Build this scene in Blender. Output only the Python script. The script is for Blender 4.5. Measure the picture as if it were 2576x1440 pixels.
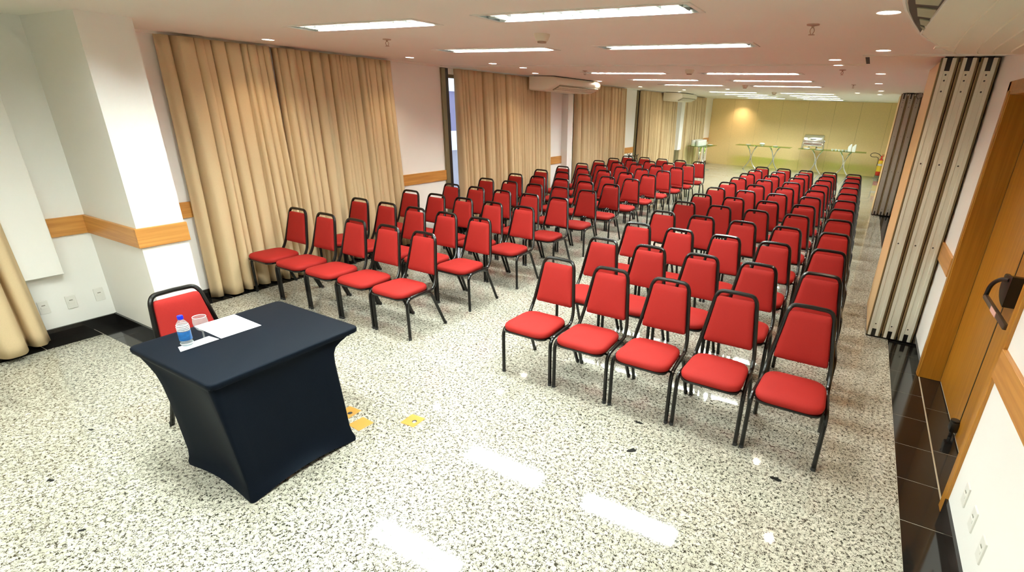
import bpy, bmesh, math, random
from mathutils import Vector, Matrix

for o in list(bpy.data.objects):
    bpy.data.objects.remove(o, do_unlink=True)
SC = bpy.context.scene
COL = SC.collection
PI = math.pi

# ------------------------------------------------------------------ camera
F_PX, W_PX, H_PX = 1272.508, 2576.0, 1440.0
YAW, PITCH, ROLL, CAM_Z = 0.49059, -0.38111, 0.03738, 2.10106
PPX, PPY = 156.393, 57.677            # principal point offset of the cropped photograph
cy, sy, cp, sp = math.cos(YAW), math.sin(YAW), math.cos(PITCH), math.sin(PITCH)
fw = Vector((-sy * cp, cy * cp, sp))
r0 = Vector((cy, sy, 0))
u0 = r0.cross(fw)
rt = r0 * math.cos(ROLL) + u0 * math.sin(ROLL)
up = u0 * math.cos(ROLL) - r0 * math.sin(ROLL)
cam_data = bpy.data.cameras.new('camera')
cam = bpy.data.objects.new('camera', cam_data)
COL.objects.link(cam)
m = Matrix.Identity(4)
for i in range(3):
    m[i][0], m[i][1], m[i][2] = rt[i], up[i], -fw[i]
m[2][3] = CAM_Z
cam.matrix_world = m
cam_data.sensor_fit = 'HORIZONTAL'
cam_data.sensor_width = 36.0
cam_data.lens = F_PX / W_PX * 36.0
cam_data.shift_x = -PPX / W_PX
cam_data.shift_y = PPY / W_PX
cam_data.clip_start = 0.05
cam_data.clip_end = 200
SC.camera = cam

# ------------------------------------------------------------------ world, exposure, light levels
world = bpy.data.worlds.new('world')
SC.world = world
world.use_nodes = True
bg = world.node_tree.nodes['Background']
bg.inputs[0].default_value = (0.80, 0.86, 1.0, 1)
bg.inputs[1].default_value = 1.6
SC.view_settings.view_transform = 'Standard'
SC.view_settings.look = 'None'
SC.view_settings.gamma = 1.0
SC.view_settings.use_curve_mapping = False
SC.view_settings.exposure = 0.58
TUBE_STRENGTH = 230.0
TUBE_COLOR = (0.92, 1.0, 0.94)
SPOT_WATT = 22.0
SPOT_COLOR = (1.0, 0.76, 0.52)
SC.cycles.use_denoising = True
SC.cycles.use_light_tree = False
SC.cycles.use_adaptive_sampling = True
SC.cycles.adaptive_threshold = 0.03
SC.cycles.max_bounces = 8
SC.cycles.diffuse_bounces = 6
SC.cycles.glossy_bounces = 2
SC.cycles.transmission_bounces = 4
SC.cycles.transparent_max_bounces = 8
SC.cycles.sample_clamp_indirect = 6.0
SC.cycles.caustics_reflective = False
SC.cycles.caustics_refractive = False

# ------------------------------------------------------------------ room numbers (metres)
CEIL = 2.61
XL, XR = -6.0, 0.83
YB, YF = 22.9, -3.0
TILE = 0.4395

# ------------------------------------------------------------------ materials
MATS = {}


def newmat(name):
    mt = bpy.data.materials.new(name)
    mt.use_nodes = True
    nt = mt.node_tree
    b = nt.nodes['Principled BSDF']
    MATS[name] = mt
    return mt, nt, b


def plain(name, col, rough=0.5, metal=0.0, spec=0.5, noise=0.0, nscale=30.0, bump=0.0, coat=0.0):
    mt, nt, b = newmat(name)
    b.inputs['Base Color'].default_value = (*col, 1)
    b.inputs['Roughness'].default_value = rough
    b.inputs['Metallic'].default_value = metal
    b.inputs['Specular IOR Level'].default_value = spec
    b.inputs['Coat Weight'].default_value = coat
    if noise > 0 or bump > 0:
        tc = nt.nodes.new('ShaderNodeTexCoord')
        n = nt.nodes.new('ShaderNodeTexNoise')
        n.inputs['Scale'].default_value = nscale
        n.inputs['Detail'].default_value = 2
        nt.links.new(tc.outputs['Object'], n.inputs['Vector'])
        if noise > 0:
            mx = nt.nodes.new('ShaderNodeMix')
            mx.data_type = 'RGBA'
            mx.inputs[6].default_value = tuple(c * (1 - noise) for c in col) + (1,)
            mx.inputs[7].default_value = tuple(min(1, c * (1 + noise)) for c in col) + (1,)
            nt.links.new(n.outputs[0], mx.inputs[0])
            nt.links.new(mx.outputs[2], b.inputs['Base Color'])
        if bump > 0:
            bp = nt.nodes.new('ShaderNodeBump')
            bp.inputs['Strength'].default_value = bump
            bp.inputs['Distance'].default_value = 0.002
            nt.links.new(n.outputs[0], bp.inputs['Height'])
            nt.links.new(bp.outputs[0], b.inputs['Normal'])
    return mt


def granite(name, scale, cream, grey, dark, rough):
    mt, nt, b = newmat(name)
    N, L = nt.nodes, nt.links
    geo = N.new('ShaderNodeNewGeometry')
    warp = N.new('ShaderNodeTexNoise')
    warp.inputs['Scale'].default_value = scale * 0.9
    warp.inputs['Detail'].default_value = 2
    L.new(geo.outputs['Position'], warp.inputs['Vector'])
    sc = N.new('ShaderNodeVectorMath')
    sc.operation = 'SCALE'
    sc.inputs['Scale'].default_value = 0.038
    sub = N.new('ShaderNodeVectorMath')
    sub.operation = 'SUBTRACT'
    sub.inputs[1].default_value = (0.5, 0.5, 0.5)
    L.new(warp.outputs['Color'], sub.inputs[0])
    L.new(sub.outputs[0], sc.inputs[0])
    add = N.new('ShaderNodeVectorMath')
    L.new(geo.outputs['Position'], add.inputs[0])
    L.new(sc.outputs[0], add.inputs[1])
    vo = N.new('ShaderNodeTexVoronoi')
    vo.feature = 'DISTANCE_TO_EDGE'
    vo.inputs['Scale'].default_value = scale
    L.new(add.outputs[0], vo.inputs['Vector'])
    vc = N.new('ShaderNodeTexVoronoi')
    vc.feature = 'F1'
    vc.inputs['Scale'].default_value = scale
    L.new(add.outputs[0], vc.inputs['Vector'])
    # broken veins: width of the dark edge varies with noise
    nz = N.new('ShaderNodeTexNoise')
    nz.inputs['Scale'].default_value = scale * 0.8
    nz.inputs['Detail'].default_value = 1
    L.new(geo.outputs['Position'], nz.inputs['Vector'])
    wid = N.new('ShaderNodeMapRange')
    wid.inputs['From Min'].default_value = 0.36
    wid.inputs['From Max'].default_value = 0.64
    wid.inputs['To Min'].default_value = -0.02
    wid.inputs['To Max'].default_value = 0.10
    L.new(nz.outputs[0], wid.inputs['Value'])
    div = N.new('ShaderNodeMath')
    div.operation = 'SUBTRACT'
    L.new(vo.outputs['Distance'], div.inputs[0])
    L.new(wid.outputs[0], div.inputs[1])
    edge = N.new('ShaderNodeMapRange')
    edge.inputs['From Min'].default_value = -0.035
    edge.inputs['From Max'].default_value = 0.055
    edge.inputs['To Min'].default_value = 1.0
    edge.inputs['To Max'].default_value = 0.0
    L.new(div.outputs[0], edge.inputs['Value'])
    sep = N.new('ShaderNodeSeparateColor')
    L.new(vc.outputs['Color'], sep.inputs[0])
    m1 = N.new('ShaderNodeMix')
    m1.data_type = 'RGBA'
    m1.inputs[6].default_value = (*cream, 1)
    m1.inputs[7].default_value = (*grey, 1)
    L.new(sep.outputs[0], m1.inputs[0])
    big = N.new('ShaderNodeTexNoise')
    big.inputs['Scale'].default_value = 2.3
    big.inputs['Detail'].default_value = 3
    L.new(geo.outputs['Position'], big.inputs['Vector'])
    oi = N.new('ShaderNodeObjectInfo')
    bm_ = N.new('ShaderNodeMapRange')
    bm_.inputs['From Min'].default_value = 0.3
    bm_.inputs['From Max'].default_value = 0.7
    bm_.inputs['To Min'].default_value = 0.86
    bm_.inputs['To Max'].default_value = 1.04
    L.new(big.outputs[0], bm_.inputs['Value'])
    om = N.new('ShaderNodeMapRange')
    om.inputs['To Min'].default_value = 0.98
    om.inputs['To Max'].default_value = 1.01
    L.new(oi.outputs['Random'], om.inputs['Value'])
    mm = N.new('ShaderNodeMath')
    mm.operation = 'MULTIPLY'
    L.new(bm_.outputs[0], mm.inputs[0])
    L.new(om.outputs[0], mm.inputs[1])
    vs = N.new('ShaderNodeVectorMath')
    vs.operation = 'SCALE'
    L.new(m1.outputs[2], vs.inputs[0])
    L.new(mm.outputs[0], vs.inputs['Scale'])
    m2 = N.new('ShaderNodeMix')
    m2.data_type = 'RGBA'
    L.new(edge.outputs[0], m2.inputs[0])
    L.new(vs.outputs[0], m2.inputs[6])
    m2.inputs[7].default_value = (*dark, 1)
    L.new(m2.outputs[2], b.inputs['Base Color'])
    b.inputs['Roughness'].default_value = rough
    b.inputs['Specular IOR Level'].default_value = 0.55
    return mt


def wood(name, c1, c2, axis, rough=0.35):
    mt, nt, b = newmat(name)
    N, L = nt.nodes, nt.links
    geo = N.new('ShaderNodeNewGeometry')
    mp = N.new('ShaderNodeMapping')
    s = [40.0, 40.0, 40.0]
    s['xyz'.index(axis)] = 1.6
    mp.inputs['Scale'].default_value = s
    L.new(geo.outputs['Position'], mp.inputs['Vector'])
    n = N.new('ShaderNodeTexNoise')
    n.inputs['Scale'].default_value = 1.0
    n.inputs['Detail'].default_value = 5
    n.inputs['Distortion'].default_value = 0.6
    L.new(mp.outputs[0], n.inputs['Vector'])
    mx = N.new('ShaderNodeMix')
    mx.data_type = 'RGBA'
    mx.inputs[6].default_value = (*c1, 1)
    mx.inputs[7].default_value = (*c2, 1)
    ra = N.new('ShaderNodeMapRange')
    ra.inputs['From Min'].default_value = 0.35
    ra.inputs['From Max'].default_value = 0.65
    L.new(n.outputs[0], ra.inputs['Value'])
    L.new(ra.outputs[0], mx.inputs[0])
    L.new(mx.outputs[2], b.inputs['Base Color'])
    b.inputs['Roughness'].default_value = rough
    return mt


def emis(name, col, s):
    mt, nt, b = newmat(name)
    b.inputs['Base Color'].default_value = (0.8, 0.8, 0.8, 1)
    b.inputs['Emission Color'].default_value = (*col, 1)
    b.inputs['Emission Strength'].default_value = s
    return mt


def tinted_glass(name, tint, refl=0.6, milk=0.0):
    mt, nt, b = newmat(name)
    N, L = nt.nodes, nt.links
    N.remove(b)
    tr = N.new('ShaderNodeBsdfTransparent')
    tr.inputs[0].default_value = (*tint, 1)
    gl = N.new('ShaderNodeBsdfGlossy')
    gl.inputs['Roughness'].default_value = 0.03
    lw = N.new('ShaderNodeLayerWeight')
    pw = N.new('ShaderNodeMath')
    pw.operation = 'POWER'
    pw.inputs[1].default_value = 4.0
    L.new(lw.outputs['Facing'], pw.inputs[0])
    ml = N.new('ShaderNodeMath')
    ml.operation = 'MULTIPLY_ADD'
    ml.inputs[1].default_value = refl
    ml.inputs[2].default_value = 0.04
    lw.inputs[0].default_value = 0.5
    L.new(pw.outputs[0], ml.inputs[0])
    mx = N.new('ShaderNodeMixShader')
    L.new(ml.outputs[0], mx.inputs[0])
    L.new(tr.outputs[0], mx.inputs[1])
    L.new(gl.outputs[0], mx.inputs[2])
    out = mx
    if milk > 0:
        df = N.new('ShaderNodeBsdfTranslucent')
        df.inputs[0].default_value = (0.92, 0.95, 0.97, 1)
        d2 = N.new('ShaderNodeBsdfDiffuse')
        d2.inputs[0].default_value = (0.92, 0.95, 0.97, 1)
        ad = N.new('ShaderNodeMixShader')
        ad.inputs[0].default_value = 0.5
        L.new(df.outputs[0], ad.inputs[1])
        L.new(d2.outputs[0], ad.inputs[2])
        m2 = N.new('ShaderNodeMixShader')
        m2.inputs[0].default_value = milk
        L.new(mx.outputs[0], m2.inputs[1])
        L.new(ad.outputs[0], m2.inputs[2])
        out = m2
    L.new(out.outputs[0], N['Material Output'].inputs[0])
    return mt


granite('granite', 60.0, (0.61, 0.59, 0.50), (0.42, 0.405, 0.33), (0.024, 0.022, 0.013), 0.05)
plain('joint', (0.50, 0.47, 0.38), 0.6)
plain('black_granite', (0.012, 0.011, 0.010), 0.09, spec=0.6, noise=0.5, nscale=60)
plain('black_joint', (0.42, 0.34, 0.22), 0.5)
plain('wall_paint', (0.91, 0.905, 0.87), 0.55, noise=0.015, nscale=3)
plain('ceiling_paint', (0.90, 0.885, 0.82), 0.7, noise=0.02, nscale=1.5)
plain('panel_ochre', (0.76, 0.575, 0.28), 0.5, noise=0.10, nscale=40)
plain('dark_gap', (0.02, 0.018, 0.012), 0.8)
wood('rail_wood', (0.46, 0.20, 0.045), (0.60, 0.29, 0.075), 'y')
wood('rail_wood_x', (0.46, 0.20, 0.045), (0.60, 0.29, 0.075), 'x')
wood('door_wood', (0.36, 0.145, 0.012), (0.46, 0.20, 0.022), 'z', 0.3)
plain('red_fabric', (0.30, 0.0135, 0.0105), 0.75, spec=0.22, noise=0.12, nscale=220)
plain('black_enamel', (0.004, 0.0035, 0.003), 0.24, spec=0.38)
plain('rubber', (0.012, 0.012, 0.012), 0.7)
plain('spandex', (0.003, 0.0045, 0.008), 0.58, spec=0.09, noise=0.25, nscale=300, bump=0.2)
MATS['spandex'].node_tree.nodes['Principled BSDF'].inputs['Sheen Weight'].default_value = 0.0
MATS['spandex'].node_tree.nodes['Principled BSDF'].inputs['Specular Tint'].default_value = (0.55, 0.75, 1.0, 1)  # blue tint puts the cool lamp sheen on the top into the colour
MATS['spandex'].node_tree.nodes['Principled BSDF'].inputs['Sheen Tint'].default_value = (0.35, 0.5, 0.8, 1)
plain('curtain_cloth', (0.63, 0.49, 0.30), 0.8, spec=0.15, noise=0.06, nscale=150)
plain('white_plastic', (0.80, 0.79, 0.74), 0.35)
plain('cream_plastic', (0.74, 0.68, 0.56), 0.4)
plain('ac_cream', (0.80, 0.77, 0.64), 0.4)
plain('ac_dark', (0.02, 0.02, 0.014), 0.5)
plain('olive_vane', (0.32, 0.31, 0.20), 0.45)
plain('laminate_cream', (0.74, 0.50, 0.25), 0.45)
plain('aluminium', (0.72, 0.70, 0.58), 0.36, metal=0.05, noise=0.03, nscale=6)
plain('alu_brown', (0.17, 0.12, 0.055), 0.45, metal=0.3)
plain('alu_grey', (0.42, 0.37, 0.32), 0.4, metal=0.45, noise=0.08, nscale=15)
plain('olive_frame', (0.20, 0.17, 0.09), 0.4, metal=0.3)
plain('black_plastic', (0.008, 0.007, 0.006), 0.35)
plain('bronze', (0.13, 0.10, 0.075), 0.3, metal=0.6)
plain('chrome', (0.90, 0.90, 0.88), 0.16, metal=1.0)
plain('steel', (0.62, 0.61, 0.58), 0.22, metal=1.0)
plain('reflector', (0.42, 0.44, 0.42), 0.28, metal=0.9)
plain('fixture_white', (0.80, 0.78, 0.72), 0.4)
plain('sprinkler_metal', (0.42, 0.28, 0.20), 0.35, metal=0.6)
plain('detector', (0.74, 0.66, 0.54), 0.45)
plain('brass', (0.56, 0.29, 0.055), 0.35, metal=0.1)
plain('hole_black', (0.006, 0.006, 0.005), 0.6)
plain('paper', (0.93, 0.93, 0.93), 0.6)
plain('ceramic', (0.90, 0.90, 0.88), 0.15, coat=0.3)
plain('cap_blue', (0.005, 0.02, 0.55), 0.3)
plain('label_blue', (0.015, 0.12, 0.36), 0.35, noise=0.7, nscale=40)
plain('ext_red', (0.55, 0.03, 0.012), 0.25)
plain('ext_yellow', (0.85, 0.55, 0.03), 0.4)
plain('ext_white', (0.75, 0.70, 0.62), 0.4)
plain('ext_grey', (0.22, 0.20, 0.14), 0.5)
plain('hose', (0.05, 0.035, 0.015), 0.4)
plain('sticker_pink', (0.72, 0.42, 0.36), 0.5)
plain('outside_slate', (0.20, 0.19, 0.30), 0.7, noise=0.2, nscale=0.6)
plain('outside_white', (0.75, 0.75, 0.80), 0.7)
plain('outside_grey', (0.34, 0.34, 0.38), 0.7, noise=0.2, nscale=1.0)
plain('outside_glass', (0.05, 0.06, 0.10), 0.15)
plain('mark_black', (0.006, 0.006, 0.005), 0.7, spec=0.2)
plain('mark_grey', (0.28, 0.27, 0.22), 0.4)
emis('tube_light', TUBE_COLOR, TUBE_STRENGTH)
emis('bulb_warm', (1.0, 0.88, 0.74), 26.0)
tinted_glass('green_glass', (0.58, 0.80, 0.30))
tinted_glass('clear_glass', (0.97, 0.98, 0.98), 0.5, 0.14)
tinted_glass('bottle_clear', (0.93, 0.97, 0.99), 0.6, 0.22)
tinted_glass('window_glass', (0.92, 0.95, 0.97))


# ------------------------------------------------------------------ mesh builders
class MB:
    """collects shapes and links them as one mesh object"""

    def __init__(self):
        self.v, self.f = [], []

    def add(self, verts, faces):
        n = len(self.v)
        self.v += [tuple(p) for p in verts]
        self.f += [tuple(i + n for i in f) for f in faces]
        return self

    def box(self, x0, x1, y0, y1, z0, z1):
        return self.add([(x0, y0, z0), (x1, y0, z0), (x1, y1, z0), (x0, y1, z0), (x0, y0, z1), (x1, y0, z1), (x1, y1, z1), (x0, y1, z1)],
                        [(0, 3, 2, 1), (4, 5, 6, 7), (0, 1, 5, 4), (1, 2, 6, 5), (2, 3, 7, 6), (3, 0, 4, 7)])

    def bbox(self, x0, x1, y0, y1, z0, z1, b=0.004, seg=2):
        bm = bmesh.new()
        bmesh.ops.create_cube(bm, size=1)
        for v in bm.verts:
            v.co = ((x0 + x1) / 2 + v.co.x * (x1 - x0), (y0 + y1) / 2 + v.co.y * (y1 - y0), (z0 + z1) / 2 + v.co.z * (z1 - z0))
        bmesh.ops.bevel(bm, geom=bm.edges[:], offset=b, segments=seg, affect='EDGES', profile=0.5)
        return self.bm(bm)

    def bm(self, bm):
        bm.verts.index_update()
        self.add([v.co[:] for v in bm.verts], [[v.index for v in f.verts] for f in bm.faces])
        bm.free()
        return self

    def tube(self, pts, r, n=8, close=False, flat=1.0, caps=True):
        pts = [Vector(p) for p in pts]
        rs = r if isinstance(r, (list, tuple)) else [r] * len(pts)
        V, Fc = [], []
        prev = None
        for i, p in enumerate(pts):
            if close:
                t = pts[(i + 1) % len(pts)] - pts[i - 1]
            else:
                t = pts[min(i + 1, len(pts) - 1)] - pts[max(i - 1, 0)]
            t.normalize()
            if prev is None:
                a = Vector((0, 0, 1)) if abs(t.z) < 0.9 else Vector((1, 0, 0))
                nrm = t.cross(a).normalized()
            else:
                nrm = (prev - t * prev.dot(t)).normalized()
            prev = nrm
            bn = t.cross(nrm)
            for k in range(n):
                a = 2 * PI * k / n
                V.append(p + nrm * (math.cos(a) * rs[i]) + bn * (math.sin(a) * rs[i] * flat))
        m_ = len(pts)
        for i in range(m_ if close else m_ - 1):
            j = (i + 1) % m_
            for k in range(n):
                l = (k + 1) % n
                Fc.append((i * n + k, i * n + l, j * n + l, j * n + k))
        if caps and not close:
            Fc.append(tuple(range(n - 1, -1, -1)))
            Fc.append(tuple((m_ - 1) * n + k for k in range(n)))
        return self.add(V, Fc)

    def lathe(self, prof, n=20, c=(0, 0, 0), axis='z', a0=0.0, a1=2 * PI):
        full = abs(a1 - a0 - 2 * PI) < 1e-6
        cnt = n if full else n + 1
        V, Fc = [], []
        for (r, h) in prof:
            for k in range(cnt):
                a = a0 + (a1 - a0) * k / n
                x, y = r * math.cos(a), r * math.sin(a)
                if axis == 'z':
                    V.append((c[0] + x, c[1] + y, c[2] + h))
                elif axis == 'x':
                    V.append((c[0] + h, c[1] + x, c[2] + y))
                else:
                    V.append((c[0] + y, c[1] + h, c[2] + x))
        for i in range(len(prof) - 1):
            for k in range(n):
                l = (k + 1) % cnt
                Fc.append((i * cnt + k, i * cnt + l, (i + 1) * cnt + l, (i + 1) * cnt + k))
        return self.add(V, Fc)

    def disc(self, c, r, n=20, up=True):
        V = [(c[0] + r * math.cos(2 * PI * k / n), c[1] + r * math.sin(2 * PI * k / n), c[2]) for k in range(n)]
        return self.add(V, [tuple(range(n)) if up else tuple(range(n - 1, -1, -1))])

    def prism(self, poly, h0, h1, axis='z'):
        """poly: 2D points (convex or simple) extruded along axis"""
        n = len(poly)

        def P(p, h):
            return {'z': (p[0], p[1], h), 'y': (p[0], h, p[1]), 'x': (h, p[0], p[1])}[axis]
        V = [P(p, h0) for p in poly] + [P(p, h1) for p in poly]
        Fc = [tuple(range(n - 1, -1, -1)), tuple(range(n, 2 * n))]
        for i in range(n):
            j = (i + 1) % n
            Fc.append((i, j, n + j, n + i))
        return self.add(V, Fc)

    def loft(self, rings, cap0=True, cap1=True):
        n = len(rings[0])
        V = [p for r in rings for p in r]
        Fc = []
        for i in range(len(rings) - 1):
            for k in range(n):
                l = (k + 1) % n
                Fc.append((i * n + k, i * n + l, (i + 1) * n + l, (i + 1) * n + k))
        if cap0:
            Fc.append(tuple(range(n - 1, -1, -1)))
        if cap1:
            Fc.append(tuple((len(rings) - 1) * n + k for k in range(n)))
        return self.add(V, Fc)

    def mesh(self, name, mat=None, smooth=False):
        me = bpy.data.meshes.new(name)
        me.from_pydata(self.v, [], self.f)
        bm = bmesh.new()
        bm.from_mesh(me)
        bmesh.ops.recalc_face_normals(bm, faces=bm.faces[:])
        bm.to_mesh(me)
        bm.free()
        if mat:
            me.materials.append(MATS[mat])
        if smooth:
            me.polygons.foreach_set('use_smooth', [True] * len(me.polygons))
            me.set_sharp_from_angle(angle=math.radians(42))
        me.update()
        return me

    def build(self, name, mat, parent=None, smooth=False, loc=None):
        o = bpy.data.objects.new(name, self.mesh(name, mat, smooth))
        COL.objects.link(o)
        if parent is not None:
            o.parent = parent
        if loc:
            o.location = loc
        return o


def link(name, me, parent=None, loc=(0, 0, 0), rz=0.0):
    o = bpy.data.objects.new(name, me)
    COL.objects.link(o)
    o.parent = parent
    o.location = loc
    o.rotation_euler = (0, 0, rz)
    return o


def empty(name, loc=(0, 0, 0), rz=0.0):
    o = bpy.data.objects.new(name, None)
    o.empty_display_size = 0.05
    COL.objects.link(o)
    o.location = loc
    o.rotation_euler = (0, 0, rz)
    return o


def tag(o, label, cat, group=None, kind=None):
    o['label'] = label
    o['category'] = cat
    if group:
        o['group'] = group
    if kind:
        o['kind'] = kind
    return o


def struct(o, label, cat):
    return tag(o, label, cat, kind='structure')


def copy_tree(o, parent=None):
    c = o.copy()
    COL.objects.link(c)
    c.parent = parent
    for ch in list(o.children):
        copy_tree(ch, c)
    return c


def fillet(pts, rad, n=5):
    """round the inner corners of a polyline"""
    pts = [Vector(p) for p in pts]
    out = [pts[0]]
    for i in range(1, len(pts) - 1):
        a, b, c = pts[i - 1], pts[i], pts[i + 1]
        r = rad[i] if isinstance(rad, dict) and i in rad else (0 if isinstance(rad, dict) else rad)
        if r <= 0:
            out.append(b)
            continue
        d0 = min(r, (a - b).length * 0.48)
        d1 = min(r, (c - b).length * 0.48)
        p0 = b + (a - b).normalized() * d0
        p1 = b + (c - b).normalized() * d1
        for k in range(n + 1):
            t = k / n
            out.append(p0 * (1 - t) ** 2 + b * (2 * t * (1 - t)) + p1 * t * t)
    out.append(pts[-1])
    return out


def round_poly(pts, r, n=5):
    """closed 2D polygon with rounded corners"""
    out = []
    N = len(pts)
    for i in range(N):
        a, b, c = Vector(pts[i - 1]), Vector(pts[i]), Vector(pts[(i + 1) % N])
        p0 = b + (a - b).normalized() * r
        p1 = b + (c - b).normalized() * r
        for k in range(n + 1):
            t = k / n
            q = p0 * (1 - t) ** 2 + b * (2 * t * (1 - t)) + p1 * t * t
            out.append((q.x, q.y))
    return out


def pillow(mb, contour, layers, to3d, crown=0.0, rings=4):
    """cushion: contour 2D, layers [(depth, inset)], then a crowned top of concentric rings"""
    cx = sum(p[0] for p in contour) / len(contour)
    cyy = sum(p[1] for p in contour) / len(contour)

    def ring(inset, depth, k=1.0):
        out = []
        for (x, y) in contour:
            dx, dy = x - cx, y - cyy
            d = math.hypot(dx, dy)
            s = max(0.0, (d - inset) / d) * k
            out.append(to3d(cx + dx * s, cyy + dy * s, depth))
        return out
    R = [ring(i, d) for d, i in layers]
    dl, il = layers[-1]
    for j in range(1, rings + 1):
        k = 1 - j / (rings + 0.6)
        R.append(ring(il, dl + crown * (1 - k * k), k))
    mb.loft(R, True, True)
    return mb


# ================================================================== THE SETTING
RND = random.Random(7)
TUBE_ROWS = [-0.32, 1.34, 3.0, 4.66, 7.98, 9.72, 11.55, 15.3, 17.1, 18.9, 20.7]  # first row is unseen, added behind the camera for front fill
FIX_X = [(-4.22, -2.85), (-2.32, -0.95)]
FIX_HW = 0.13
HOLES = [(x0, x1, y - FIX_HW, y + FIX_HW) for y in TUBE_ROWS for (x0, x1) in FIX_X]

# ---- floor: slab with single granite tiles, black stone border
floor = MB().box(XL - 0.2, XR + 0.4, YF - 0.2, YB + 0.2, -0.10, -0.0012).build('floor', 'joint')
struct(floor, 'polished cream granite floor with dark veins and black stone border', 'floor')


def project(x, y, z):
    d = Vector((x, y, z - CAM_Z))
    w = d.dot(fw)
    if w < 0.2:
        return None
    return (W_PX / 2 + PPX + F_PX * d.dot(rt) / w, H_PX / 2 + PPY - F_PX * d.dot(up) / w, w)


XS0, XS1 = -5.79, 0.605                       # edges of the granite field
cols = []
x = XS1
while x > XS0 + 0.02:
    cols.append((max(XS0, x - TILE), x))
    x -= TILE
rows = []
y = -2.0
while y < YB - 0.02:
    rows.append((y, min(YB, y + TILE)))
    y += TILE


def tile_mesh(w, d, g=0.0005, z0=-0.012):
    b = 0.0008
    mb = MB()
    x0, x1, y0, y1 = -w / 2 + g, w / 2 - g, -d / 2 + g, d / 2 - g
    mb.loft([[(x0, y0, z0), (x1, y0, z0), (x1, y1, z0), (x0, y1, z0)],
             [(x0, y0, -b * .6), (x1, y0, -b * .6), (x1, y1, -b * .6), (x0, y1, -b * .6)],
             [(x0 + b * .6, y0 + b * .6, 0), (x1 - b * .6, y0 + b * .6, 0), (x1 - b * .6, y1 - b * .6, 0), (x0 + b * .6, y1 - b * .6, 0)]], False, True)
    return mb


PIL = (-6.0, -5.06, 1.853, 2.20)               # pillar x0,x1,y0,y1
BORDER_PIL = (XS0, -4.86, 1.653, 2.40)


def covered(cx0, cx1, cy0, cy1):
    return cx0 >= BORDER_PIL[0] - .01 and cx1 <= BORDER_PIL[1] and cy0 >= BORDER_PIL[2] and cy1 <= BORDER_PIL[3]


cells = []
for (cx0, cx1) in cols:
    for (cy0, cy1) in rows:
        p = project((cx0 + cx1) / 2, (cy0 + cy1) / 2, 0)
        vis = p is not None and -120 < p[0] < W_PX + 120 and -120 < p[1] < H_PX + 160
        cells.append(((p[2] if vis else 1000 + (cy0 - 3) ** 2), cx0, cx1, cy0, cy1))
cells.sort()
tile_cache = {}
rest = MB()
for i, (d, cx0, cx1, cy0, cy1) in enumerate(cells):
    mx_, my_ = (cx0 + cx1) / 2, (cy0 + cy1) / 2
    key = (round(cx1 - cx0, 3), round(cy1 - cy0, 3))
    if i < 300:
        if key not in tile_cache:
            tile_cache[key] = tile_mesh(*key).mesh('tile', 'granite')
        link('tile', tile_cache[key], floor, (mx_, my_, 0))
    else:
        t = tile_mesh(*key)
        rest.add([(a + mx_, b + my_, c) for a, b, c in t.v], t.f)
ro = rest.build('tile_field', 'granite', floor)
ro['kind'] = 'stuff'


def border(x0, x1, y0, y1, step=0.415, along='y', z=0.0):
    s = y0 if along == 'y' else x0
    e = y1 if along == 'y' else x1
    while s < e - 0.02:
        t = min(e, s + step)
        w, dd = (x1 - x0, t - s) if along == 'y' else (t - s, y1 - y0)
        key = ('b', round(w, 3), round(dd, 3))
        if key not in tile_cache:
            tile_cache[key] = tile_mesh(w, dd, 0.0018, -0.013).mesh('border_tile', 'black_granite')
        c = ((x0 + x1) / 2, (s + t) / 2, z) if along == 'y' else ((s + t) / 2, (y0 + y1) / 2, z)
        link('border_tile', tile_cache[key], floor, c)
        s = t


border(XS1, XR - 0.002, -0.46, 22.9)
border(XL, XS0, -0.4, 1.653)
border(XL, XS0, 2.40, 22.9)
border(XL, BORDER_PIL[1], 1.653, 1.853, along='x', z=0.0012)
border(-5.06, BORDER_PIL[1], 1.853, 2.40, 0.28, z=0.0012)
border(XL, -5.06, 2.20, 2.40, along='x', z=0.0012)
border(XR + 0.004, XR + 0.16, 3.10, 4.95, 0.62)
MB().box(XR - 0.0005, XR + 0.0035, 3.10, 4.95, -0.01, 0.0004).build('threshold_strip', 'black_joint', floor)

# dark inclusions and worn marks in the stone
for (px, py, rr, mat, sx, rot) in [(-0.932, 2.631, .042, 'mark_black', .50, .9), (-1.014, 2.957, .030, 'mark_black', .5, .2),
                                   (-0.062, 2.844, .032, 'mark_black', .6, .1), (-3.221, 2.632, .060, 'mark_grey', .35, .5),
                                   (-3.70, 0.62, .020, 'mark_black', .6, .4), (-3.10, .55, .018, 'mark_black', .5, .9),
                                   (-4.10, 0.95, .022, 'mark_black', .4, .3)]:
    r2 = random.Random(int(abs(px) * 1000))
    poly = []
    for k in range(11):
        a = 2 * PI * k / 11
        q = rr * (0.65 + 0.6 * r2.random())
        ax, ay = q * math.cos(a), q * sx * math.sin(a)
        poly.append((px + ax * math.cos(rot) - ay * math.sin(rot), py + ax * math.sin(rot) + ay * math.cos(rot)))
    MB().prism(poly, -0.003, 0.0006).build('dark_inclusion', mat, floor)

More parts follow.
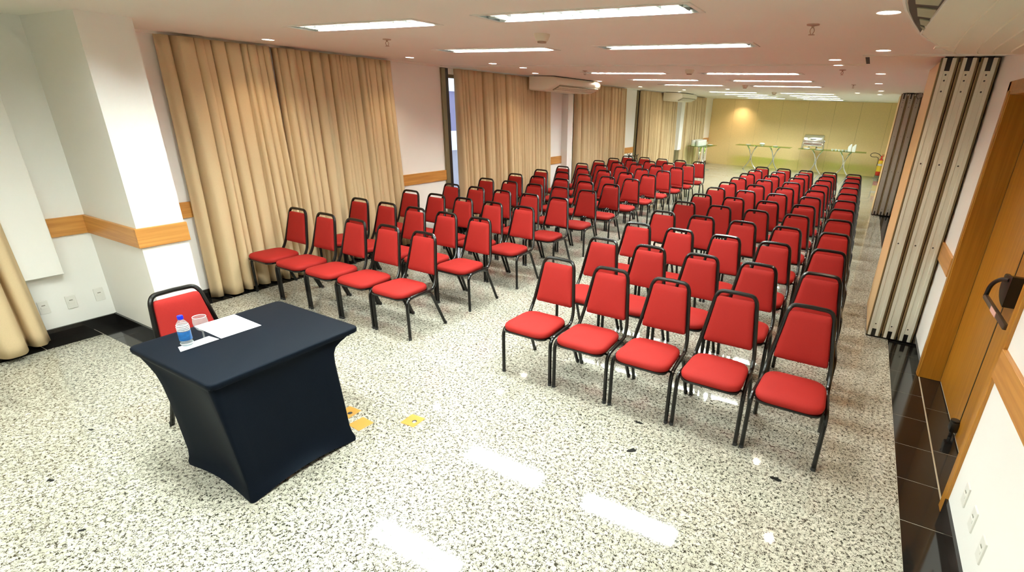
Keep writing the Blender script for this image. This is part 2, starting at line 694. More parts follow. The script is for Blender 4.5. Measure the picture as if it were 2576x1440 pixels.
# ---- ceiling with openings for the lamps
xs = sorted({XL - 0.2, XR + 0.4} | {h[0] for h in HOLES} | {h[1] for h in HOLES})
ys = sorted({YF - 0.2, YB + 0.2} | {h[2] for h in HOLES} | {h[3] for h in HOLES})
mb = MB()
for i in range(len(xs) - 1):
    for j in range(len(ys) - 1):
        mx_, my_ = (xs[i] + xs[i + 1]) / 2, (ys[j] + ys[j + 1]) / 2
        if any(h[0] < mx_ < h[1] and h[2] < my_ < h[3] for h in HOLES):
            continue
        mb.box(xs[i], xs[i + 1], ys[j], ys[j + 1], CEIL, CEIL + 0.02)
mb.box(XL - 0.2, XR + 0.4, YF - 0.2, YB + 0.2, CEIL + 0.16, CEIL + 0.20)  # unseen upper slab, added to keep sky light from leaking in
ceiling = mb.build('ceiling', 'ceiling_paint')
struct(ceiling, 'smooth pinkish cream plaster ceiling with recessed lamps', 'ceiling')

# ---- walls
ZT = CEIL + 0.18
mb = MB()
for (y0, y1) in ((YF - .2, 6.62), (9.55, 14.62), (17.6, YB + .2)):
    mb.box(XL - 0.2, XL, y0, y1, 0 - 0.05, ZT)
for (y0, y1) in ((6.62, 9.55), (14.62, 17.6)):
    mb.box(XL - 0.2, XL, y0, y1, -0.05, 0.12)
    mb.box(XL - 0.2, XL, y0, y1, 2.50, ZT)
wall_left = mb.build('wall_left', 'wall_paint')
struct(wall_left, 'white painted window wall behind the beige curtains', 'wall')

DY0, DY1, DZ = 3.10, 4.95, 2.32
mb = MB()
mb.box(XR, XR + 0.2, YF - .2, DY0, -0.05, ZT)
mb.box(XR, XR + 0.2, DY1, YB + .2, -0.05, ZT)
mb.box(XR, XR + 0.2, DY0, DY1, DZ, ZT)
mb.box(XR + 0.22, XR + 0.30, DY0 - .3, DY1 + .3, -0.05, ZT)
wall_right = mb.build('wall_right', 'wall_paint')
struct(wall_right, 'white painted wall with the wooden double door', 'wall')
wall_front = MB().box(XL - .2, XR + .4, YF - .2, YF, -.05, ZT).build('wall_front', 'wall_paint')
struct(wall_front, 'white painted end wall behind the camera', 'wall')
wall_back = MB().box(XL - .2, XR + .4, YB + 0.012, YB + .2, -.05, ZT).build('wall_back', 'dark_gap')
struct(wall_back, 'ochre panelled end wall behind the glass tables', 'wall')
sx = [-6.0, -5.08, -4.13, -3.20, -2.25, -1.31, -0.42, 0.52, 0.83]
for a, b in zip(sx[:-1], sx[1:]):
    MB().bbox(a + .0018, b - .0018, YB - 0.006, YB + 0.012, 0.0, CEIL, 0.003, 1).build('panel', 'panel_ochre', wall_back)

# pillars and boxed ducts on the window wall
pil = MB().box(PIL[0], PIL[1], PIL[2], PIL[3], -0.002, CEIL).build('wall_pillar', 'wall_paint')
struct(pil, 'broad white pillar beside the desk with a wooden rail', 'pillar')
duct = MB().bbox(XL - .01, -5.90, 0.55, 1.565, 0.585, CEIL, 0.004, 1).build('wall_duct_box', 'wall_paint')
struct(duct, 'white boxed duct on the wall above the sockets, by the pillar', 'duct box')
pil2 = MB().box(XL, -5.84, 10.31, 10.54, 0, 2.33).build('wall_pillar', 'wall_paint')
struct(pil2, 'slim white pilaster under the nearer wall air conditioner', 'pillar')
duct2 = MB().bbox(XL, -5.82, 18.2, 18.58, 0.78, CEIL, 0.004, 1).build('wall_duct_box', 'wall_paint')
struct(duct2, 'white boxed duct between the two farthest curtains', 'duct box')
pipe = MB().box(XL, -5.87, 18.25, 18.53, 0, 0.78).build('wall_pipe_cover', 'olive_frame')
struct(pipe, 'dark cover below the boxed duct between the farthest curtains', 'pipe cover')

# baseboards of black stone
BBH = 0.10
bb = MB()
bb.box(XL, XL + .018, YF, PIL[2], 0, BBH)
bb.box(PIL[0], PIL[1] + .018, PIL[2] - .018, PIL[2], 0, BBH)
bb.box(PIL[1], PIL[1] + .018, PIL[2] - .018, PIL[3] + .018, 0, BBH)
bb.box(PIL[0], PIL[1] + .018, PIL[3], PIL[3] + .018, 0, BBH)
bb.box(XL, XL + .018, PIL[3], 22.9, 0, BBH)
struct(bb.build('baseboard_left', 'black_granite'), 'black stone baseboard along the window wall and pillar', 'baseboard')
bb = MB()
bb.box(XR - .016, XR, YF, DY0 - .05, 0, BBH)
bb.box(XR - .016, XR, DY1 + .05, 22.9, 0, BBH)
struct(bb.build('baseboard_right', 'black_granite'), 'black stone baseboard along the door wall', 'baseboard')

# wooden chair rails
RZ0, RZ1, RT = 0.89, 1.05, 0.022
rails = [('left', 1.566, 1.853, 'short wooden wall rail between boxed duct and pillar'),
         ('left', 2.20, 2.78, 'wooden rail stub between pillar and first curtain'),
         ('left', 5.40, 6.535, 'wooden wall rail between first curtain and window post'),
         ('left', 9.70, 10.31, 'wooden rail left of the slim pilaster'),
         ('left', 13.52, 14.50, 'wooden wall rail between the third and fourth curtains'),
         ('left', 17.70, 18.2, 'short wooden rail left of the far boxed duct'),
         ('left', 21.5, 22.88, 'wooden rail in the corner by the ochre wall'),
         ('right', YF + .01, 3.04, 'wooden wall rail above the sockets beside the door'),
         ('right', 5.02, 6.3, 'wooden rail between door frame and folding partition')]
for i, (side, y0, y1, lab) in enumerate(rails):
    if side == 'left':
        o = MB().bbox(XL - .002, XL + RT, y0, y1, RZ0, RZ1, .002, 1).build('trim_%d' % (i + 1), 'rail_wood')
    else:
        o = MB().bbox(XR - RT, XR + .002, y0, y1, RZ0, RZ1, .002, 1).build('trim_%d' % (i + 1), 'rail_wood')
    struct(o, lab, 'rail')
o = MB().bbox(XL + RT, PIL[1] - .001, PIL[2] - RT, PIL[2] + .002, RZ0, RZ1, .002, 1).build('trim_10', 'rail_wood_x')
struct(o, 'wooden rail on the pillar side facing the desk', 'rail')
o = MB().bbox(PIL[1] - .002, PIL[1] + RT, PIL[2] - RT, PIL[3] + .012, RZ0, RZ1, .002, 1).build('trim_11', 'rail_wood')
struct(o, 'wooden rail across the front of the pillar', 'rail')
# cornice, track and pocket in the ceiling
o = MB().box(XL, XL + .055, PIL[3], YB, CEIL - .022, CEIL).build('trim_12', 'ceiling_paint')
struct(o, 'narrow plaster lip above the curtains', 'cornice')
o = MB().box(XL, -.19, 6.50, 6.512, CEIL - .010, CEIL).box(XL, -.19, 6.588, 6.60, CEIL - .010, CEIL).build('trim_13', 'ceiling_paint')
struct(o, 'ceiling track of the folding partition crossing the room', 'ceiling track')
o = MB()
o.box(-.19, XR, 5.575, 5.655, CEIL - .012, CEIL)
o.box(-.105, XR, 5.74, 6.48, CEIL - .006, CEIL)
o.box(-.19, -.172, 5.655, 6.48, CEIL - .008, CEIL)
o = o.build('trim_14', 'ceiling_paint')
struct(o, 'plaster pocket frame in the ceiling above the nearer partition stack', 'ceiling frame')
MB().box(-.170, -.138, 5.66, 6.46, CEIL - .003, CEIL).build('slot', 'dark_gap', o)


# ---- windows
def window(idx, y0, y1, lab, pw=.080):
    w = empty('window_%d' % idx, (XL, y0, 0))
    struct(w, lab, 'window')
    L_ = lambda b, n, mt: b.build(n, mt, w)
    a = MB().bbox(-.03, .035, -.085, 0.0, 0.0, 2.585, .004, 1)
    a.bbox(-.03, .02, -.045, -.030, 0.0, 2.585, .002, 1)
    L_(a, 'jamb', 'olive_frame')
    L_(MB().box(-.10, .018, 0.0, pw, 0.0, 2.585), 'post', 'black_plastic')
    L_(MB().box(-.12, 0, y1 - y0 - .05, y1 - y0, 0.12, 2.5), 'post', 'black_plastic')
    L_(MB().box(-.12, 0, 0, y1 - y0, 0.12, 0.17), 'sill', 'olive_frame')
    L_(MB().box(-.12, 0, 0, y1 - y0, 2.45, 2.5), 'head_rail', 'olive_frame')
    L_(MB().box(-.075, -.069, pw, y1 - y0 - .05, .17, 2.45), 'pane', 'window_glass')
    return w


window(1, 6.62, 9.55, 'daylit window slit beside a black post left of the second curtain')
window(2, 14.62, 17.6, 'dark framed window edge left of the fourth curtain', .30)

# ---- double door in the right wall
door = empty('door_1', (XR, DY0, 0))
struct(door, 'brown wooden double door with black handle and wooden frame', 'door')
W = DY1 - DY0
mb = MB()
mb.bbox(-.012, .175, W - .035, W, 0, DZ, .003, 1)
mb.bbox(-.012, .175, 0, .035, 0, DZ, .003, 1)
mb.bbox(-.012, .175, 0, W, DZ - .035, DZ, .003, 1)
mb.build('jamb', 'door_wood', door)
mb = MB()
mb.bbox(-.018, .004, W - .012, W + .055, 0, DZ + .055, .003, 1)
mb.bbox(-.018, .004, -.055, .012, 0, DZ + .055, .003, 1)
mb.bbox(-.018, .004, -.055, W + .055, DZ - .012, DZ + .055, .003, 1)
mb.build('casing', 'door_wood', door)
ym = 3.985 - DY0
MB().bbox(.155, .195, ym + .007, W - .036, .012, DZ - .04, .003, 1).build('leaf', 'door_wood', door)
lf2 = MB().bbox(.155, .195, .036, ym - .007, .012, DZ - .04, .003, 1).build('leaf', 'door_wood', door)
MB().box(.1535, .190, ym - .0085, ym + .0085, .012, DZ - .04).build('gap_dark_strip', 'black_plastic', door)  # black strip standing in for the shaded gap between the leaves
MB().box(.1535, .180, W - .0395, W - .0345, .012, DZ - .04).box(.1535, .180, .0345, .0395, .012, DZ - .04).build('edge_gap_dark', 'black_plastic', door)  # thin black strips put the dark gap between leaf and jamb into colour
hd = MB()
pl = [(.0, -.095), (.0, .095)] + [(.10 * math.sin(PI * k / 12), .095 * math.cos(PI * k / 12)) for k in range(1, 12)]
hd.prism([(ym - .215 + .0 + q[0] * 1.9, 1.155 + q[1]) for q in pl], .095, .156, 'x')
hd.bbox(.125, .156, ym - .06, ym + .10, 1.13, 1.20, .010, 2)
h = hd.build('handle', 'black_plastic', door, True)
h['label'] = 'black panic handle with pivoting lever'
pth = fillet([(.10, ym - .16, 1.215), (.075, ym - .08, 1.20), (.050, ym - .015, 1.14), (.046, ym - .010, 1.06)], .06, 6)
MB().tube(pth, .013, 10).build('lever_arm', 'black_plastic', h, True)
MB().bbox(.036, .060, ym - .60, ym + .005, 1.038, 1.072, .006, 2).build('push_bar', 'bronze', h, True)
MB().bbox(.033, .037, ym - .40, ym - .26, 1.040, 1.070, .001, 1).build('sticker', 'sticker_pink', h)
bo = MB().bbox(.105, .156, ym - .035, ym + .035, .045, .125, .012, 2)
bo.lathe([(.001, .125), (.028, .125), (.030, .130), (.028, .136), (.001, .137)], 16, (.13, ym, 0))
bo.tube([(.13, ym, .05), (.13, ym, .004)], .012, 8)
b_ = bo.build('floor_bolt', 'black_plastic', door, True)
b_['label'] = 'black floor bolt at the foot of the door'

# ---- sockets
sock = MB().bbox(-.005, .008, -.036, .036, -.060, .060, .004, 2).mesh('plate', 'white_plastic')
slotm = MB().box(.007, .0095, -.012, .012, .014, .022).mesh('socket_slot', 'mark_grey')
insm = MB().bbox(.006, .0105, -.022, .022, -.014, .006, .002, 1).mesh('rocker', 'white_plastic')
for side, yy, zz, lab in [('l', 1.385, .305, 'white wall socket half hidden by the near curtain edge'),
                          ('l', 1.57, .30, 'white wall socket under the right edge of the boxed duct'),
                          ('l', 1.775, .31, 'white wall socket nearest the pillar'),
                          ('r', 2.815, .31, 'white wall socket nearest the door on the right wall'),
                          ('r', 2.61, .32, 'middle one of three white sockets right of the door'),
                          ('r', 2.395, .325, 'white wall socket farthest from the door, at the lower right')]:
    e = empty('wall_socket', (XL if side == 'l' else XR, yy, zz), 0 if side == 'l' else PI)
    tag(e, lab, 'socket', 'wall sockets')
    link('plate', sock, e)
    link('socket_slot', slotm, e)
    link('rocker', insm, e)

# ================================================================== LAMPS
LX = FIX_X[0][1] - FIX_X[0][0]


def make_fixture():
    e = empty('ceiling_light')
    hx, hy = LX / 2, FIX_HW
    t = .10
    mb = MB()
    n = 6
    prof = []
    for sgn in (-1, 1):
        for k in range(n + 1):
            u = k / n
            yy = sgn * (hy - .006) * (1 - .40 * u * u)
            zz = .012 + .080 * math.sin(u * PI / 2)
            prof.append((sgn, yy, zz))
    L_ = [(yy, zz) for s, yy, zz in prof if s < 0]
    R_ = [(yy, zz) for s, yy, zz in prof if s > 0]
    for P in (L_, R_):
        V = [(-hx, a, b) for a, b in P] + [(hx, a, b) for a, b in P]
        mb.add(V, [(i, i + 1, n + 1 + i + 1, n + 1 + i) for i in range(n)])
    mb.add([(-hx, L_[-1][0], L_[-1][1]), (hx, L_[-1][0], L_[-1][1]), (hx, R_[-1][0], R_[-1][1]), (-hx, R_[-1][0], R_[-1][1])], [(0, 1, 2, 3)])
    mb.box(-hx, -hx + .002, -hy, hy, 0, t)
    mb.box(hx - .002, hx, -hy, hy, 0, t)
    mb.build('reflector', 'reflector', e)
    mb = MB()
    mb.box(-hx - .001, hx + .001, -hy - .001, -hy + .001, .0, t + .02)
    mb.box(-hx - .001, hx + .001, hy - .001, hy + .001, .0, t + .02)
    mb.box(-hx - .001, hx + .001, -hy, hy, t + .015, t + .02)
    mb.build('housing', 'fixture_white', e)
    mb = MB()
    w = .022
    mb.box(-hx - w, hx + w, -hy - w, -hy + .004, -.006, 0)
    mb.box(-hx - w, hx + w, hy - .004, hy + w, -.006, 0)
    mb.box(-hx - w, -hx + .004, -hy, hy, -.006, 0)
    mb.box(hx - .004, hx + w, -hy, hy, -.006, 0)
    mb.build('frame', 'fixture_white', e)
    for s in (-1, 1):
        MB().tube([(-.605, s * .076, .043), (.605, s * .076, .043)], .0135, 6).build('tube', 'tube_light', e, True)
        MB().box(-.635, -.605, s * .076 - .016, s * .076 + .016, .024, .080).build('lamp_holder', 'fixture_white', e)
        MB().box(.605, .635, s * .076 - .016, s * .076 + .016, .024, .080).build('lamp_holder', 'fixture_white', e)
    for k in range(11):
        xx = -hx + LX * (k + .5) / 11
        bl = MB()
        bl.prism([(xx - .001, .003), (xx + .001, .003), (xx + .008, .027), (xx - .008, .027)], -hy + .006, hy - .006, 'y')
        bl.build('blade', 'reflector', e)
    MB().prism([(-.002, .003), (.002, .003), (.014, .026), (-.014, .026)], -hx + .004, hx - .004, 'x').build('spine', 'reflector', e)
    return e


proto = make_fixture()
ordn = ['first', 'second', 'third', 'fourth', 'fifth', 'sixth', 'seventh', 'eighth', 'ninth', 'tenth', 'eleventh', 'twelfth']
row_words = ['unseen row added behind the camera for front fill', 'row above the desk, outside the picture', 'nearest visible row', 'row just before the partition track', 'first row past the partition track',
             'second row past the partition track', 'third row past the partition track', 'first row past the far partition',
             'second row past the far partition', 'third row past the far partition', 'row nearest the ochre wall']
first = True
for j, yy in enumerate(TUBE_ROWS):
    for i, (x0, x1) in enumerate(FIX_X):
        o = proto if first else copy_tree(proto)
        first = False
        o.location = ((x0 + x1) / 2, yy, CEIL)
        tag(o, 'fluorescent ceiling lamp, %s side, %s' % ('curtain' if i == 0 else 'door', row_words[j]), 'ceiling light', 'fluorescent ceiling lamps')

DOWN = [(-5.39, 3.46), (-5.34, 5.28), (-4.73, 6.21), (-4.71, 6.92), (-5.27, 8.11), (-5.17, 10.43), (-5.2, 12.78),
        (-.04, 3.40), (-.036, 5.22), (-.435, 6.0), (-.437, 6.62), (-.024, 7.9), (-.025, 10.15), (.04, 12.9), (.034, 14.9),
        (-.42, 14.2), (-4.55, 14.27), (-3.17, 13.3), (-4.72, 22.5), (-5.2, 15.9)]
dl_where = ['above the near curtain', 'at the far end of the near curtain', 'curtain side, just before the partition track',
            'curtain side, just past the partition track', 'above the second curtain', 'beside the nearer wall air conditioner', 'above the third curtain',
            'beside the big air conditioner', 'in front of the ceiling pocket by the partition stack', 'door side, just before the partition track',
            'door side, just past the partition track', 'door side, first past the partition track', 'door side, third past the partition track',
            'just before the far partition stack', 'just past the far partition stack', 'left of the far partition stack, off the column',
            'past the third curtain, off the wall column', 'mid ceiling near the far partition line', 'lighting the ochre wall', 'above the fourth curtain']
rim_m = MB().lathe([(.050, .010), (.052, -.001), (.057, -.005), (.061, -.001), (.061, .001)], 20).mesh('rim', 'fixture_white', True)
bulb_m = MB().disc((0, 0, -.003), .051, 20, False).mesh('bulb', 'bulb_warm')
for k, (dx, dy) in enumerate(DOWN):
    e = empty('downlight', (dx, dy, CEIL))
    tag(e, 'small round warm downlight %s' % dl_where[k], 'downlight', 'round ceiling downlights')
    link('rim', rim_m, e)
    link('bulb', bulb_m, e)
    ld = bpy.data.lights.new('downlight_beam', 'SPOT')
    ld.energy = SPOT_WATT * (3.2 if k == 18 else 1.0)
    ld.color = SPOT_COLOR
    ld.spot_size = math.radians(118)
    ld.spot_blend = 0.9
    ld.shadow_soft_size = 0.035
    lo = bpy.data.objects.new('downlight_beam', ld)
    COL.objects.link(lo)
    lo.parent = e
    lo.location = (0, 0, -.012)

# sprinklers and smoke detectors
spr_m = MB().lathe([(.001, 0), (.038, 0), (.036, -.006), (.012, -.010), (.008, -.012), (.008, -.020), (.001, -.020)], 16).mesh('escutcheon', 'sprinkler_metal', True)
mbs = MB().tube(fillet([(-.006, 0, -.018), (-.016, 0, -.034), (-.004, 0, -.055)], .01, 3), .0025, 6)
mbs.tube(fillet([(.006, 0, -.018), (.016, 0, -.034), (.004, 0, -.055)], .01, 3), .0025, 6)
mbs.lathe([(.001, -.054), (.018, -.055), (.018, -.058), (.001, -.059)], 14)
arm_m = mbs.mesh('yoke', 'sprinkler_metal', True)
for (x_, y_), lab in zip([(-4.03, 3.72), (-4.0, 7.55), (-.43, 3.73), (-.425, 7.3), (-.40, 10.6)],
                         ['between the near curtain and the lamps', 'left of lamps past the partition track', 'by the big air conditioner', 'door side just past the partition track', 'door side farther down the room']):
    e = empty('sprinkler', (x_, y_, CEIL), .6)
    tag(e, 'small metal sprinkler head hanging %s' % lab, 'sprinkler', 'ceiling sprinklers')
    link('escutcheon', spr_m, e)
    link('yoke', arm_m, e)
det_m = MB().lathe([(.001, 0), (.062, 0), (.062, -.012), (.045, -.050), (.001, -.052)], 20).mesh('body', 'detector', True)
det2_m = MB().lathe([(.036, -.050), (.034, -.062), (.001, -.063)], 16).mesh('sensor', 'sprinkler_metal', True)
for (x_, y_), lab in zip([(-2.37, 3.74), (-2.28, 7.3), (-2.36, 11.3), (-2.32, 14.7)],
                         ['between the nearest lamp rows', 'just past the partition track', 'farther down the room', 'past the far partition']):
    e = empty('smoke_detector', (x_, y_, CEIL))
    tag(e, 'cream conical smoke detector on the ceiling %s' % lab, 'smoke detector', 'ceiling smoke detectors')
    link('body', det_m, e)
    link('sensor', det2_m, e)


# ================================================================== CURTAINS
def curtain(y0, y1, seed, n_folds, label, x0=-5.905, amp=.045, ztop=2.586, zbot=.03, flare=0.0, top_shift=0.0):
    rg = random.Random(seed)
    NY = max(60, int((y1 - y0) * 110))
    NZ = 22
    ws = [rg.choice((.5, .8, 1.0, 1.3, 2.0)) * rg.uniform(.8, 1.2) for _ in range(n_folds)]
    tilts = [rg.uniform(-.9, .9) for _ in range(n_folds)]
    tot = sum(ws)
    cuts = [0]
    for w in ws:
        cuts.append(cuts[-1] + w / tot)
    amps = [rg.uniform(.55, 1.25) for _ in range(n_folds)]
    skew = [rg.uniform(-.35, .35) for _ in range(n_folds)]
    drift = [rg.uniform(-.5, .5) for _ in range(n_folds)]
    V = []
    for iz in range(NZ + 1):
        v = iz / NZ                                     # 0 top, 1 bottom
        z = ztop + (zbot - ztop) * v
        for iy in range(NY + 1):
            u = iy / NY
            k = 0
            while k < n_folds - 1 and cuts[k + 1] < u:
                k += 1
            t = (u - cuts[k]) / (cuts[k + 1] - cuts[k])
            ph = t + (skew[k] * .5 + drift[k] * (v - .3) * .25) * math.sin(PI * t)
            # flat fronts with narrow deep steps between them
            e0, e1 = .20 + .14 * v, .26 + .16 * v

            def sst(q):
                q = max(0.0, min(1.0, q))
                return q * q * (3 - 2 * q)
            shape = sst(ph / e0) * sst((1 - ph) / e1) * (.72 + .28 * math.sin(PI * max(0, min(1, ph))))
            side = sst(ph / e0) * (1 - sst(ph / .5)) - sst((1 - ph) / e1) * (1 - sst((1 - ph) / .5))
            a = amp * amps[k] * (.95 + .45 * min(1, v * 1.6))
            tilt = tilts[k] * (t - .5)
            xx = x0 - .052 + a * 1.95 * shape + a * 1.0 * tilt * shape + .010 * math.sin(PI * t) * v
            yy = y0 + (y1 - y0) * u - side * a * .55 * min(1, u * 12, (1 - u) * 12) + flare * (v ** 1.6) * (u - .5) * 2 + top_shift * (1 - v)
            zz = z
            if iz == NZ:
                zz += .012 * math.sin(6 * u + seed) + .008 * shape
            V.append((xx, yy, zz))
    Fc = []
    for iz in range(NZ):
        for iy in range(NY):
            a = iz * (NY + 1) + iy
            Fc.append((a, a + 1, a + NY + 2, a + NY + 1))
    me = bpy.data.meshes.new('curtain')
    me.from_pydata(V, [], Fc)
    me.polygons.foreach_set('use_smooth', [True] * len(me.polygons))
    me.materials.append(MATS['curtain_cloth'])
    o = bpy.data.objects.new('curtain', me)
    COL.objects.link(o)
    md = o.modifiers.new('thick', 'SOLIDIFY')
    md.thickness = .004
    md.offset = 0
    tag(o, label, 'curtain', 'beige pleated curtains')
    return o


curtain(-.2, 1.28, 3, 7, 'beige curtain at the near end of the window wall, hem beside the sockets', x0=-5.85, amp=.065, flare=.05)
curtain(2.70, 3.76, 12, 10, 'broad beige curtain panel next to the white pillar', amp=.050, flare=.03, zbot=.015, top_shift=.02)
curtain(3.84, 5.47, 21, 22, 'beige curtain panel behind the front rows, ending at the wooden rail', amp=.045, flare=.04)
curtain(6.80, 8.52, 33, 20, 'beige curtain right of the window slit', amp=.048)
curtain(8.57, 9.70, 41, 16, 'beige curtain behind the nearer wall air conditioner', amp=.045)
curtain(10.78, 12.18, 52, 19, 'beige curtain right of the slim pilaster', amp=.048)
curtain(12.23, 13.56, 63, 19, 'beige curtain left of the third wall rail', amp=.045)
curtain(14.66, 17.78, 74, 42, 'beige curtain beside the dark window frame, far down the room', amp=.048)
curtain(18.68, 21.45, 85, 34, 'beige curtain farthest down the room behind the cup table', amp=.045)


# ================================================================== CHAIRS (face -Y, origin between the front legs)
def make_chair_meshes():
    M = {}
    seat_c = round_poly([(-.208, -.062), (.208, -.062), (.194, .342), (-.194, .342)], .112, 8)
    mb = MB()
    pillow(mb, seat_c, [(.408, .022), (.410, .008), (.421, .001), (.437, -.003), (.451, .002), (.460, .012), (.466, .028)],
           lambda x, y, d: (x, y, d), .016, 5)
    M['seat'] = mb.mesh('seat', 'red_fabric', True)
    mb = MB()
    pan = round_poly([(-.198, -.058), (.198, -.058), (.183, .338), (-.183, .338)], .07, 6)
    mb.loft([[(x, y, .398) for x, y in pan], [(x * 1.02, (y - .14) * 1.02 + .14, .406) for x, y in pan], [(x * 1.02, (y - .14) * 1.02 + .14, .415) for x, y in pan]])
    M['seat_pan'] = mb.mesh('seat_pan', 'black_enamel', True)
    # back cushion in a tilted plane: local (a, b) -> a along x, b up the back
    z0, y0 = .520, .432
    dz, dy = .338, .070
    ln = math.hypot(dz, dy)
    ez, ey = dz / ln, dy / ln
    cc = round_poly([(-.176, 0), (.176, 0), (.132, ln), (-.132, ln)], .022, 4)

    def to3(a, b, d):
        # d = distance in front (towards -Y)
        return (a, y0 + ey * b - ez * d, z0 + ez * b + ey * d)
    mb = MB()
    pillow(mb, cc, [(-.020, .004), (-.014, .0), (.010, -.001), (.018, .003), (.024, .012)], to3, .008, 4)
    M['backrest'] = mb.mesh('backrest', 'red_fabric', True)
    R = .0146
    side = [(-.206, .27, .402), (-.206, .355, .405), (-.203, .400, .47), (-.192, .425, .54), (-.1450, .497, .858), (-.118, .506, .897), (0, .508, .900)]
    path = side + [(-a, b, c) for a, b, c in side[-2::-1]]
    n = len(path)
    rad = {1: .05, 2: .04, 3: .03, 4: .030, 5: .030}
    rad.update({n - 1 - k: v for k, v in list(rad.items())})
    mb = MB().tube(fillet(path, rad, 4), R, 8)
    M['back_frame'] = mb.mesh('back_frame', 'black_enamel', True)
    for s, nm in ((-1, 'fl'), (1, 'fr')):
        pts = fillet([(s * .225, 0, .0), (s * .2235, .0, .405), (s * .207, .275, .404)], {1: .075}, 5)
        M[nm] = MB().tube(pts, R, 8).mesh('leg', 'black_enamel', True)
    for s, nm in ((-1, 'rl'), (1, 'rr')):
        pts = fillet([(s * .207, .20, .398), (s * .210, .315, .392), (s * .224, .480, 0)], {1: .05}, 4)
        M[nm] = MB().tube(pts, R, 8).mesh('leg', 'black_enamel', True)
    mb = MB().tube([(-.207, 0, .399), (.207, 0, .399)], .009, 8)
    M['crossbar'] = mb.mesh('crossbar', 'black_enamel', True)
    M['foot'] = MB().lathe([(.001, 0), (.0155, 0), (.0155, .022), (.013, .026)], 8).mesh('foot_cap', 'rubber', True)
    return M


CM = make_chair_meshes()


def chair(x, y, rz, label, group=None):
    e = empty('banquet_chair', (x, y, 0), rz)
    tag(e, label, 'chair', group)
    s = link('seat', CM['seat'], e)
    link('seat_pan', CM['seat_pan'], s)
    link('backrest', CM['backrest'], e)
    link('back_frame', CM['back_frame'], e)
    for nm, fx, fy in (('fl', -.225, 0), ('fr', .225, 0), ('rl', -.224, .480), ('rr', .224, .480)):
        l = link('leg', CM[nm], e)
        link('foot_cap', CM['foot'], l, (fx, fy, 0))
    link('crossbar', CM['crossbar'], e, (0, .03, 0))
    link('crossbar', CM['crossbar'], e, (0, .30, 0))
    return e


YR = [3.057, 3.915, 4.805, 5.672, 6.548, 7.418, 8.305, 9.155, 10.04, 10.91, 11.775, 12.655]
YLf = [3.068, 3.931, 4.808, 5.671, 6.541, 7.404, 8.285, 9.146, 10.015, 10.885, 11.74, 12.635]
jr = random.Random(5)
words = ['aisle seat', 'second from aisle', 'middle seat', 'fourth from aisle']
for r in range(12):
    for c in range(5):
        wr = 'front row' if r == 0 else ('last row' if r == 11 else ordn[r] + ' row')
        lab = 'red chair with black frame, block by the folding partitions, %s, %s' % (wr, (words + ['outer seat'])[c])
        chair(-2.0587 + .4922 * c + jr.uniform(-.002, .002), YR[r] + jr.uniform(-.002, .002), jr.uniform(-.004, .004), lab, 'red chairs in the partition-side block')
        lab = 'red chair with black frame, block by the curtains, %s, %s' % (wr, (words + ['outer seat'])[4 - c])
        chair(-5.5491 + .4872 * c + jr.uniform(-.002, .002), YLf[r] + jr.uniform(-.002, .002), jr.uniform(-.004, .004), lab, 'red chairs in the curtain-side block')
chair(-3.245, 1.475, PI / 2, 'single red chair pushed up behind the black draped desk')


# ================================================================== DESK
desk = empty('draped_table', (-3.01, 1.50, 0))
tag(desk, 'small desk under a tight black stretch cover, beside the pillar', 'table')


def rrect(x0, x1, y0, y1, r, n=8, bow=0.0, m=10):
    """rounded rectangle ring with extra points on the sides; bow pulls the sides inward"""
    pts = []
    cs = [(x1 - r, y1 - r, 0), (x0 + r, y1 - r, PI / 2), (x0 + r, y0 + r, PI), (x1 - r, y0 + r, 1.5 * PI)]
    arcs = []
    for (cx_, cy_, a0) in cs:
        arcs.append([(cx_ + r * math.cos(a0 + PI / 2 * k / n), cy_ + r * math.sin(a0 + PI / 2 * k / n)) for k in range(n + 1)])
    nrm = [(0, -1), (1, 0), (0, 1), (-1, 0)]
    for i in range(4):
        pts += [(p[0], p[1], 0) for p in arcs[i]]
        a, b = arcs[i][-1], arcs[(i + 1) % 4][0]
        for k in range(1, m):
            t = k / m
            w = math.sin(PI * t)
            pts.append((a[0] + (b[0] - a[0]) * t + nrm[i][0] * bow * w, a[1] + (b[1] - a[1]) * t + nrm[i][1] * bow * w, w))
    return pts


TX0, TX1, TY0, TY1 = -.415, .415, -.447, .450      # table top
BX0, BX1, BY0, BY1 = -.175, .468, -.392, .268      # foot of the cover
rings = []
for (z, ins, r) in [(.750, .012, .035), (.747, .004, .038), (.740, 0, .04), (.728, 0, .04), (.716, .003, .04)]:
    rings.append([(p[0], p[1], z) for p in rrect(TX0 + ins, TX1 - ins, TY0 + ins, TY1 - ins, r)])
top_ring = rings[0]


def lerp(a, b, t):
    return a + (b - a) * t


for (z, t, tq, bow, r) in [(.700, .10, .22, .006, .04), (.680, .28, .55, .012, .038), (.655, .50, .82, .018, .034), (.62, .72, .94, .022, .03), (.56, .88, .99, .026, .024),
                           (.45, .97, 1.0, .034, .018), (.33, 1.0, 1.0, .040, .014), (.20, 1.0, 1.0, .042, .012), (.11, 1.0, 1.0, .040, .012), (.06, 1.0, 1.0, .030, .014), (.025, 1.0, 1.0, .020, .016), (.004, 1.0, 1.0, .010, .02)]:
    sp_ = .016 if z < .03 else (.006 if z < .07 else 0.0)
    k = max(0, 1 - z / .70)
    x0, y1 = lerp(TX0, BX0, t), lerp(TY1, BY1, tq)
    x1, y0 = lerp(TX1 - .03, BX1 - .02, k), lerp(TY0 + .02, BY0, k)
    ring = rrect(x0 - sp_, x1 + sp_, y0 - sp_, y1 + sp_, r, bow=bow)
    rings.append([(p[0], p[1], z + (.030 * p[2] if z < .01 else (.018 * p[2] if z < .03 else (.006 * p[2] if z < .07 else 0)))) for p in ring])
mb = MB()
mb.loft(rings[::-1], False, True)
